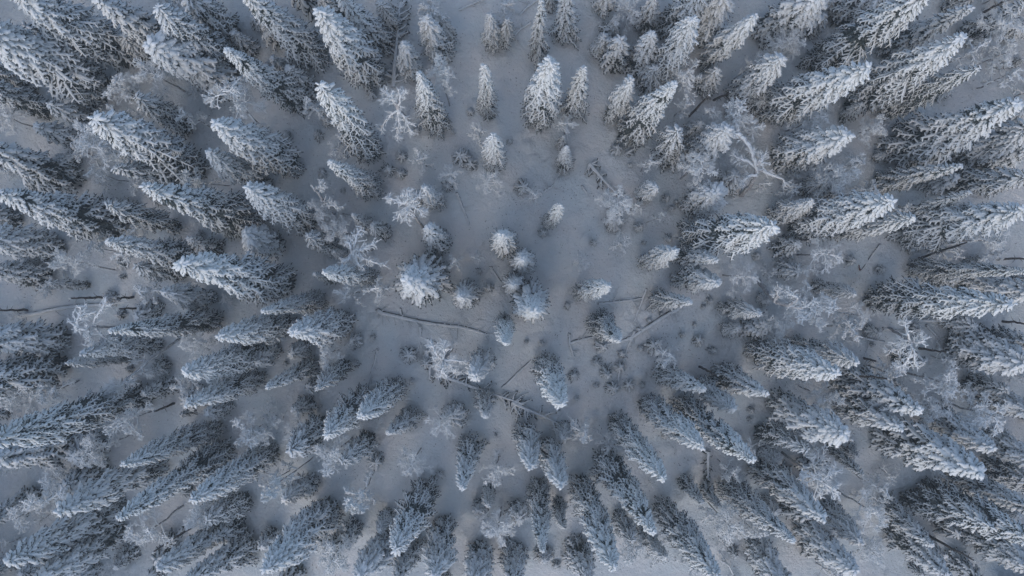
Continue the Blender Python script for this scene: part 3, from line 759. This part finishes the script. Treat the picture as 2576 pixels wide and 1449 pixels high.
# understorey between the big trees: frosted bushes and snowed-up young spruces
def understorey():
    r = np.random.default_rng(33)
    occ = [tuple(o.location[:2]) for o, *_ in PENDING]
    n = 0
    for _ in range(6000):
        if n >= 150: break
        px, py = r.uniform(5, 2571), r.uniform(5, 1444)
        dc = math.hypot((px - 1330) / 1.15, py - 640)
        if dc < 430 or (1130 < px < 1560 and py < 400) or (r.random() > min(1, dc / 900)): continue
        b = at(px, py)
        if min((b[0] - a) ** 2 + (b[1] - c) ** 2 for a, c in occ) < 1.5 ** 2: continue
        occ.append((b[0], b[1])); n += 1
        z = float(gz(b[0], b[1])) - .06
        if n % 2:
            p = BUSH[n % 4 // 2]; hh = r.uniform(1.6, 4.2); R = hh * r.uniform(.3, .42)
            root = bpy.data.objects.new('frosted_bush', None); COL.objects.link(root)
            link('trunk', p.trunk, root)
            for me in p.limbs: link('limb', me, root)
            link('crown', p.crown, root)
            register(root, px, py, ('tall' if hh > 3 else 'low') + ' frosted bare bush', 'bush', 'frosted bushes between the spruces')
        else:
            p = (SP['small'] if n % 4 else SP['sapling'])[n % 3]; hh = r.uniform(1.3, 4.4); R = hh * r.uniform(.2, .3) + .2
            root = bpy.data.objects.new('young_spruce', None); COL.objects.link(root)
            link('trunk', p.trunk, root); c = link('crown', p.needles, root); link('snow_load', p.snow, c)
            register(root, px, py, ('taller' if hh > 2.8 else 'low') + ' young spruce', 'young spruce', 'young spruces between the big trees')
        root.location = (b[0], b[1], z); root.scale = (R / p.R, R / p.R, hh / p.h)
        root.rotation_euler = (r.uniform(-.1, .1), r.uniform(-.1, .1), r.uniform(0, 6.28))
understorey()

SPOK = {}
for name, reg, limbs, r0, look in SPRAWL:
    r = np.random.default_rng(len(SPOK) + 900)
    SPOK[len(SPOK)] = 1
    root = None
    tw = Buf()
    for li, pts in enumerate(limbs):
        P = np.array([at(*P2(reg, x, y), h) for x, y, h in pts])
        if root is None:
            root = bpy.data.objects.new(name, None); COL.objects.link(root)
            g0 = float(gz(P[0][0], P[0][1]))
            root.location = (P[0][0], P[0][1], g0 - .1)
            org = np.array(root.location); c_xy = P2(reg, pts[-1][0], pts[-1][1])
        P = P - org
        # smooth the polyline
        for _ in range(2):
            Q = [P[0]]
            for a, b in zip(P[:-1], P[1:]): Q += [a * .75 + b * .25, a * .25 + b * .75]
            Q.append(P[-1]); P = np.array(Q)
        P[1:-1] += r.normal(0, .03, P[1:-1].shape)
        ra = r0 * 1.15 if li == 0 else r0 * .95
        rb = r0 * .8 if li == 0 else .045
        b = Buf(); add_tube(b, P, np.linspace(ra, rb, len(P)), 7, 0, .08)
        # snow ridge lying on the limb
        P3 = P + np.array((0, 0, ra * .5))
        add_tube(b, P3, np.linspace(ra * .95, rb * .95, len(P)), 6, 1, .15, .6)
        o = link('trunk' if li == 0 else 'limb', b.mesh(name + '_stem', [M_bbark, M_snow]), root)
        if li > 0 or name == 'bent_birch':
            grow_twigs(tw, P, .75 if name != 'bent_birch' else .8, r, 22, 1, .036, .9, -.02)
    if name != 'bent_birch' or True:
        if name == 'leaning_birch': grow_twigs(tw, np.array([at(*P2(reg, x, y), h) for x, y, h in limbs[0][3:]]) - org, 1.0, r, 40, 2, .03)
        link('crown', tw.mesh(name + '_twigs', [M_rime]), root)
    register(root, *c_xy, '=' + look, 'birch', None)

# ------------------------------------------------------------------ build: snags, logs, fallen spruces
for i, ln in enumerate(SNAG.replace('\n', '|').split('|')):
    f = ln.split()
    if not f: continue
    a = P2(f[0], float(f[1]), float(f[2])); t = P2(f[0], float(f[3]), float(f[4]))
    st = slope(*t); g = slope(*a) * H
    red = f[0] == 'B4' and f[1] == '1062'
    hh = float(np.clip(H - g.dot(st) / st.dot(st), .8, 16)) if not red else 1.0
    tip = st * (H - hh)
    lean = tip - g
    if np.linalg.norm(lean) > .35 * hh and not red: tip = g + lean / np.linalg.norm(lean) * .35 * hh
    root = bpy.data.objects.new('bare_trunk', None); COL.objects.link(root)
    z0 = float(gz(g[0], g[1]))
    root.location = (g[0], g[1], z0)
    E = np.array([tip[0] - g[0], tip[1] - g[1], hh - z0])
    n = 9
    P = np.outer(np.linspace(-.03, 1, n), E); P[1:-1, :2] += rng.normal(0, .03, (n - 2, 2))
    b = Buf(); rr = .10 if not red else .06
    add_tube(b, P, np.linspace(rr * 1.15, rr * .6, n), 8, 0, .05)
    link('trunk', b.mesh('bare_stem', [M_red if red else M_bark]), root)
    b = Buf()
    add_tube(b, [P[-1] + (0, 0, -.05), P[-1] + (0, 0, .02), P[-1] + (0, 0, .10), P[-1] + (0, 0, .14)], [.02, rr * .9, rr * .7, .01], 7)
    link('snow_cap', b.mesh('stem_snow_cap', [M_snow]), root)
    if not red:
        for j in range(5):
            q = P[rng.integers(3, n - 1)]; an = rng.uniform(0, 6.28)
            Q, _ = curve_pts(q, (math.cos(an), math.sin(an), rng.uniform(-.3, .4)), rng.uniform(.2, .6), 3, .15, -.05, rng)
            b = Buf(); add_tube(b, Q, [.03, .024, .018, .005], 4)
            link('branch_stub', b.mesh('stub', [M_bark]), root)
    register(root, *a, 'short reddish stub' if red else ('long' if hh > 7 else 'short') + ' bare standing trunk', 'tree trunk', 'bare trunks among the spruces')

def ground_line(reg, nums, sub=3):
    P = []
    for x, y in zip(nums[::2], nums[1::2]):
        g = at(*P2(reg, x, y)); P.append(g[:2])
    P = np.array(P)
    for _ in range(sub):
        Q = [P[0]]
        for a, b in zip(P[:-1], P[1:]): Q += [a * .75 + b * .25, a * .25 + b * .75]
        Q.append(P[-1]); P = np.array(Q)
    return P

for i, ln in enumerate(LOGS.replace('\n', '|').split('|')):
    if not ln.strip(): continue
    a, ns = ln.split(';'); f = a.split(); nums = list(map(float, f[1:])); ns = int(ns)
    P = ground_line(f[0], nums)
    L = np.linalg.norm(np.diff(P, axis=0), axis=1).sum()
    r0 = .12 if L < 4 else .18
    m = P.mean(0)
    org = np.array([m[0], m[1], float(gz(m[0], m[1]))])
    n = len(P)
    rad = np.linspace(r0, r0 * .55, n)
    Z = gz(P[:, 0], P[:, 1]) + rad * (.45 + .3 * np.sin(np.linspace(0, 7, n) + i))
    P3 = np.column_stack([P, Z]) - org
    P3[:, :2] += rng.normal(0, .012, (n, 2)) + np.outer(np.sin(np.linspace(0, L * 1.1, n) + i), (.06, .09))
    b = Buf(); add_tube(b, P3, rad, 8, 0, .06)
    root = bpy.data.objects.new('fallen_log', None); COL.objects.link(root); root.location = org
    link('log', b.mesh('log_stem', [M_bark]), root)
    b = Buf()
    off = np.array((rng.uniform(-.02, .02), -rng.uniform(.025, .045), 0))
    add_tube(b, P3 + np.array((0, 0, 1)) * rad[:, None] * .75 + off, rad * 1.08 * rng.uniform(.8, 1.1, n), 8, 0, .07, .75)
    link('snow_ridge', b.mesh('log_snow', [M_snow]), root)
    for j in range(ns):
        t = rng.uniform(.15, 1) * (n - 2); q = P3[int(t)] + np.array((0, 0, rad[int(t)] * .6))
        T = P3[min(n - 1, int(t) + 1)] - P3[int(t)]; T /= np.linalg.norm(T) + 1e-9
        sd_ = 1 if rng.random() < .5 else -1
        d = T * .5 + np.array([-T[1], T[0], 0]) * sd_ * rng.uniform(.5, 1) + np.array((0, 0, rng.uniform(0, .5)))
        Q, _ = curve_pts(q, d, rng.uniform(.5, 1.7), 5, .18, -.07, rng)
        b = Buf(); rr = rng.uniform(.03, .06)
        add_tube(b, Q, np.linspace(rr, .012, 6), 5, 0)
        add_tube(b, Q + np.array((0, 0, rr * .8)), np.linspace(rr, .014, 6), 5, 1, .15, .7)
        link('branch', b.mesh('log_branch', [M_bark, M_snow]), root)
    mid = P2(f[0], sum(nums[::2]) / len(nums[::2]), sum(nums[1::2]) / len(nums[1::2]))
    look = ('long ' if L > 5 else 'short ' if L < 2 else '') + ('branchy ' if ns > 5 else 'bare ' if ns == 0 else '') + 'snowed-over fallen log'
    register(root, *mid, look, 'log', 'fallen logs on the snow')

FALLEN_LABELS = ['long fallen spruce with bare arching ribs lying just under the top edge',
                 'snowed-up fallen tree in the clearing beside a round white birch', 'long fallen spruce with dark gaps between its branches below the centre',
                 'half-buried fallen spruce top beside the long one below the centre', 'fallen tree with feathery snowed branches in the glade near the right edge',
                 'thin fallen spruce standing out as a short dark ladder below the lower right spruces', 'small fallen treetop with crossed branches at the upper right of the clearing',
                 'small heap of fallen branches under the star of birch limbs below the long log']
for i, ln in enumerate(FALLEN.replace('\n', '|').split('|')):
    if not ln.strip(): continue
    a, bl, ns = ln.split(';'); f = a.split(); nums = list(map(float, f[1:])); ns = int(ns)
    bl = float(bl) * ZD / FD * H
    P = ground_line(f[0], nums)
    n = len(P); m = P.mean(0)
    org = np.array([m[0], m[1], float(gz(m[0], m[1]))])
    rad = np.linspace(.17, .05, n)
    P3 = np.column_stack([P, gz(P[:, 0], P[:, 1]) + (.75 if ns > 30 else .40)]) - org
    root = bpy.data.objects.new('fallen_spruce', None); COL.objects.link(root); root.location = org
    b = Buf(); add_tube(b, P3, rad, 8, 0, .05); link('trunk', b.mesh('fallen_stem', [M_bark]), root)
    b = Buf(); add_tube(b, P3 + np.array((0, 0, .09)), rad * 1.1, 8, 0, .08, .7); link('snow_ridge', b.mesh('fallen_snow', [M_snow]), root)
    nb = Buf()
    for j in range(ns):
        t = (.04 + .94 * rng.uniform(0, 1)) * (n - 1); t = min(max(t, 0), n - 2)
        q = P3[int(t)] * (1 - t % 1) + P3[int(t) + 1] * (t % 1)
        T = P3[int(t) + 1] - P3[int(t)]; T /= np.linalg.norm(T) + 1e-9
        sd_ = 1 if j % 2 else -1
        d = T * rng.uniform(-.25, .5) + np.array([-T[1], T[0], 0]) * sd_ + np.array((0, 0, rng.uniform(.0, .5)))
        Q, _ = curve_pts(q, d, bl * rng.uniform(.35, 1.2) * (1 - .35 * t / n), 7, .13, -.12, rng)
        Q += np.outer(np.linspace(0, 1, 8) ** 2, T) * bl * .25
        b = Buf(); rr = rng.uniform(.04, .065)
        add_tube(b, Q, np.linspace(rr, .02, 8), 5, 0, .1)
        add_tube(b, Q + np.array((0, 0, rr * .7)), np.linspace(rr * 1.5, .045, 8), 6, 1, .15, .75)
        link('branch', b.mesh('fallen_branch', [M_bark, M_snow]), root)
        for u in range(1, 8):       # dark needle strips imitating the shaded hollows under the branch
            for _ in range(2):
                e = Q[u] + np.array([rng.normal(0, .10), rng.normal(0, .10), -rng.uniform(.1, .45)]) + T * .12
                s_ = T * .07
                nb.add(np.array([Q[u] - s_, Q[u] + s_, e + s_ * .5, e - s_ * .5]), np.array([[0, 1, 2, 3]], np.int32), 0)
    o = link('needles', nb.mesh('shade_needles', [M_needle]), root); o['kind'] = 'stuff'  # strips added to darken the gaps between the ribs like shade
    mid = P2(f[0], sum(nums[::2]) / len(nums[::2]), sum(nums[1::2]) / len(nums[1::2]))
    register(root, *mid, '=' + FALLEN_LABELS.pop(0), 'fallen tree', None)

# ------------------------------------------------------------------ ground sheet
def axis(lo, hi, st, far):
    a = list(np.arange(lo, hi + st * .5, st)); s = st
    x = lo
    pre = []
    while x > -far: s *= 1.5; x -= s; pre.append(x)
    s = st; x = hi; post = []
    while x < far: s *= 1.5; x += s; post.append(x)
    return np.array(pre[::-1] + a + post)
xs = axis(-48, 48, .28, 900); ys = axis(-30, 28, .28, 900)
X, Y = np.meshgrid(xs, ys)
Z = gz(X, Y)
rg = np.random.default_rng(5)
for _ in range(900):     # snowed-over tussocks, stones and stumps
    cx, cy, rr, a = rg.uniform(-46, 46), rg.uniform(-28, 26), rg.uniform(.22, .75), rg.uniform(.08, .34)
    ix = slice(*np.searchsorted(xs, (cx - 3 * rr, cx + 3 * rr))); iy = slice(*np.searchsorted(ys, (cy - 3 * rr, cy + 3 * rr)))
    d2 = ((X[iy, ix] - cx) ** 2 + (Y[iy, ix] - cy) ** 2) / rr ** 2
    Z[iy, ix] += a * np.exp(-d2 * 1.4) - a * .35 * np.exp(-(np.sqrt(d2) - 1.3) ** 2 * 6)
for o_, *_r in PENDING:       # wells under the crowns
    if o_['category'] not in ('spruce', 'young spruce', 'sapling', 'birch'): continue
    cx, cy = o_.location[:2]; rr = .75 if o_['category'] == 'spruce' else .4
    ix = slice(*np.searchsorted(xs, (cx - 3 * rr, cx + 3 * rr))); iy = slice(*np.searchsorted(ys, (cy - 3 * rr, cy + 3 * rr)))
    d2 = ((X[iy, ix] - cx) ** 2 + (Y[iy, ix] - cy) ** 2) / rr ** 2
    Z[iy, ix] += -.28 * rr * np.exp(-d2 * 1.1) + .10 * rr * np.exp(-(np.sqrt(d2) - 1.7) ** 2 * 5)
nx, ny = len(xs), len(ys)
idx = np.arange(nx * ny).reshape(ny, nx)
Q = np.stack([idx[:-1, :-1], idx[:-1, 1:], idx[1:, 1:], idx[1:, :-1]], -1).reshape(-1, 4)
g = link('ground', mesh_from('ground', np.stack([X, Y, Z], -1).reshape(-1, 3), Q, [M_ground]))
g['kind'] = 'structure'; g['label'] = 'snow covered forest floor with faint tussocks and hollows'

# the forest goes on beyond the picture
def outer_forest():
    r = np.random.default_rng(21); pts = []
    for _ in range(4000):
        x, y = r.uniform(-75, 75), r.uniform(-55, 55)
        if abs(x) < 46 and -27 < y < 26 or (abs(x) < 36 and -36 < y < 0): continue
        if all((x - a) ** 2 + (y - b) ** 2 > 2.9 ** 2 for a, b in pts): pts.append((x, y))
        if len(pts) > 420: break
    V = [(x, y, float(gz(x, y)) - .1) for x, y in pts]
    me = bpy.data.meshes.new('forest_beyond'); me.from_pydata(V, [], [])
    o = link('forest_beyond', me)
    o['kind'] = 'stuff'; o['category'] = 'forest'; o['label'] = 'dense snowy spruce forest going on past the edges of the view'
    ng = bpy.data.node_groups.new('forest_beyond', 'GeometryNodeTree')
    ng.interface.new_socket('Geometry', in_out='INPUT', socket_type='NodeSocketGeometry')
    ng.interface.new_socket('Geometry', in_out='OUTPUT', socket_type='NodeSocketGeometry')
    N = ng.nodes; Lk = ng.links.new
    gi = N.new('NodeGroupInput'); go = N.new('NodeGroupOutput')
    gg = N.new('GeometryNodeGeometryToInstance')
    src = {}
    for ob in bpy.data.objects:
        for i, p in enumerate(SP['dark']):
            for m_ in (p.trunk, p.needles, p.snow):
                if ob.data is m_: src.setdefault(m_.name, (i, ob))
    joins = {}
    for nm, (i, ob) in src.items():
        oi = N.new('GeometryNodeObjectInfo'); oi.inputs['Object'].default_value = ob
        if i not in joins: joins[i] = N.new('GeometryNodeJoinGeometry')
        Lk(oi.outputs['Geometry'], joins[i].inputs[0])
    for i in sorted(joins):
        g2 = N.new('GeometryNodeGeometryToInstance'); Lk(joins[i].outputs[0], g2.inputs[0]); Lk(g2.outputs[0], gg.inputs[0])
    ip = N.new('GeometryNodeInstanceOnPoints'); ip.inputs['Pick Instance'].default_value = True
    Lk(gi.outputs[0], ip.inputs['Points'])
    Lk(gg.outputs[0], ip.inputs['Instance'])
    rr_ = N.new('FunctionNodeRandomValue'); rr_.data_type = 'FLOAT_VECTOR'
    rr_.inputs[0].default_value = (-.04, -.04, 0); rr_.inputs[1].default_value = (.04, .04, 6.28)
    rs = N.new('FunctionNodeRandomValue'); rs.data_type = 'FLOAT'
    rs.inputs[2].default_value = .7; rs.inputs[3].default_value = 1.12
    Lk(rr_.outputs[0], ip.inputs['Rotation']); Lk(rs.outputs[1], ip.inputs['Scale'])
    Lk(ip.outputs[0], go.inputs[0])
    md = o.modifiers.new('forest', 'NODES'); md.node_group = ng
outer_forest()

# dwarf shrub and heather tips poking through the snow
b = Buf(); rg = np.random.default_rng(9)
cl = [(rg.uniform(-44, 44), rg.uniform(-26, 25), rg.uniform(.3, 1.6)) for _ in range(520)]
for cx, cy, rr in cl:
    for _ in range(int(6 + rr * 12)):
        x = cx + rg.normal(0, rr); y = cy + rg.normal(0, rr); z = float(gz(x, y)) - .02
        a = rg.uniform(0, 6.28); l = rg.uniform(.05, .2); tl = rg.uniform(.1, .8)
        p0 = np.array([x, y, z]); p1 = p0 + np.array([math.cos(a) * l * tl, math.sin(a) * l * tl, l])
        s = np.array([-math.sin(a), math.cos(a), 0]) * .022
        b.add(np.array([p0 - s, p0 + s, p1 + s * .5, p1 - s * .5]), np.array([[0, 1, 2, 3]], np.int32), 0)
o = link('undergrowth', b.mesh('undergrowth', [M_shrub], smooth=False))
o['kind'] = 'stuff'; o['category'] = 'undergrowth'; o['label'] = 'thin heather tips poking through the snow of the clearing'

write_labels()

# thin winter haze round the whole scene
import bmesh
_h = 0.0010
bx = bpy.data.meshes.new('haze')
a_, z0_, z1_ = float(max(abs(X).max(), abs(Y).max())) + 30, float(Z.min()) - 1.0, H + 1.5
bx.from_pydata([(x, y, z) for x in (-a_, a_) for y in (-a_, a_) for z in (z0_, z1_)], [], [(0, 1, 3, 2), (4, 6, 7, 5), (0, 4, 5, 1), (2, 3, 7, 6), (0, 2, 6, 4), (1, 5, 7, 3)])
hm = bpy.data.materials.new('haze'); hm.use_nodes = True
hm.node_tree.nodes.remove(hm.node_tree.nodes['Principled BSDF'])
pv = hm.node_tree.nodes.new('ShaderNodeVolumePrincipled')
pv.inputs['Density'].default_value = _h
pv.inputs['Color'].default_value = (.82, .9, .96, 1)
hm.node_tree.links.new(pv.outputs[0], hm.node_tree.nodes['Material Output'].inputs['Volume'])
bx.materials.append(hm)
_b = bmesh.new(); _b.from_mesh(bx); bmesh.ops.recalc_face_normals(_b, faces=_b.faces); _b.to_mesh(bx); _b.free()
ho = link('haze', bx); ho['kind'] = 'stuff'; ho['label'] = 'thin cold haze hanging over the snowy forest'
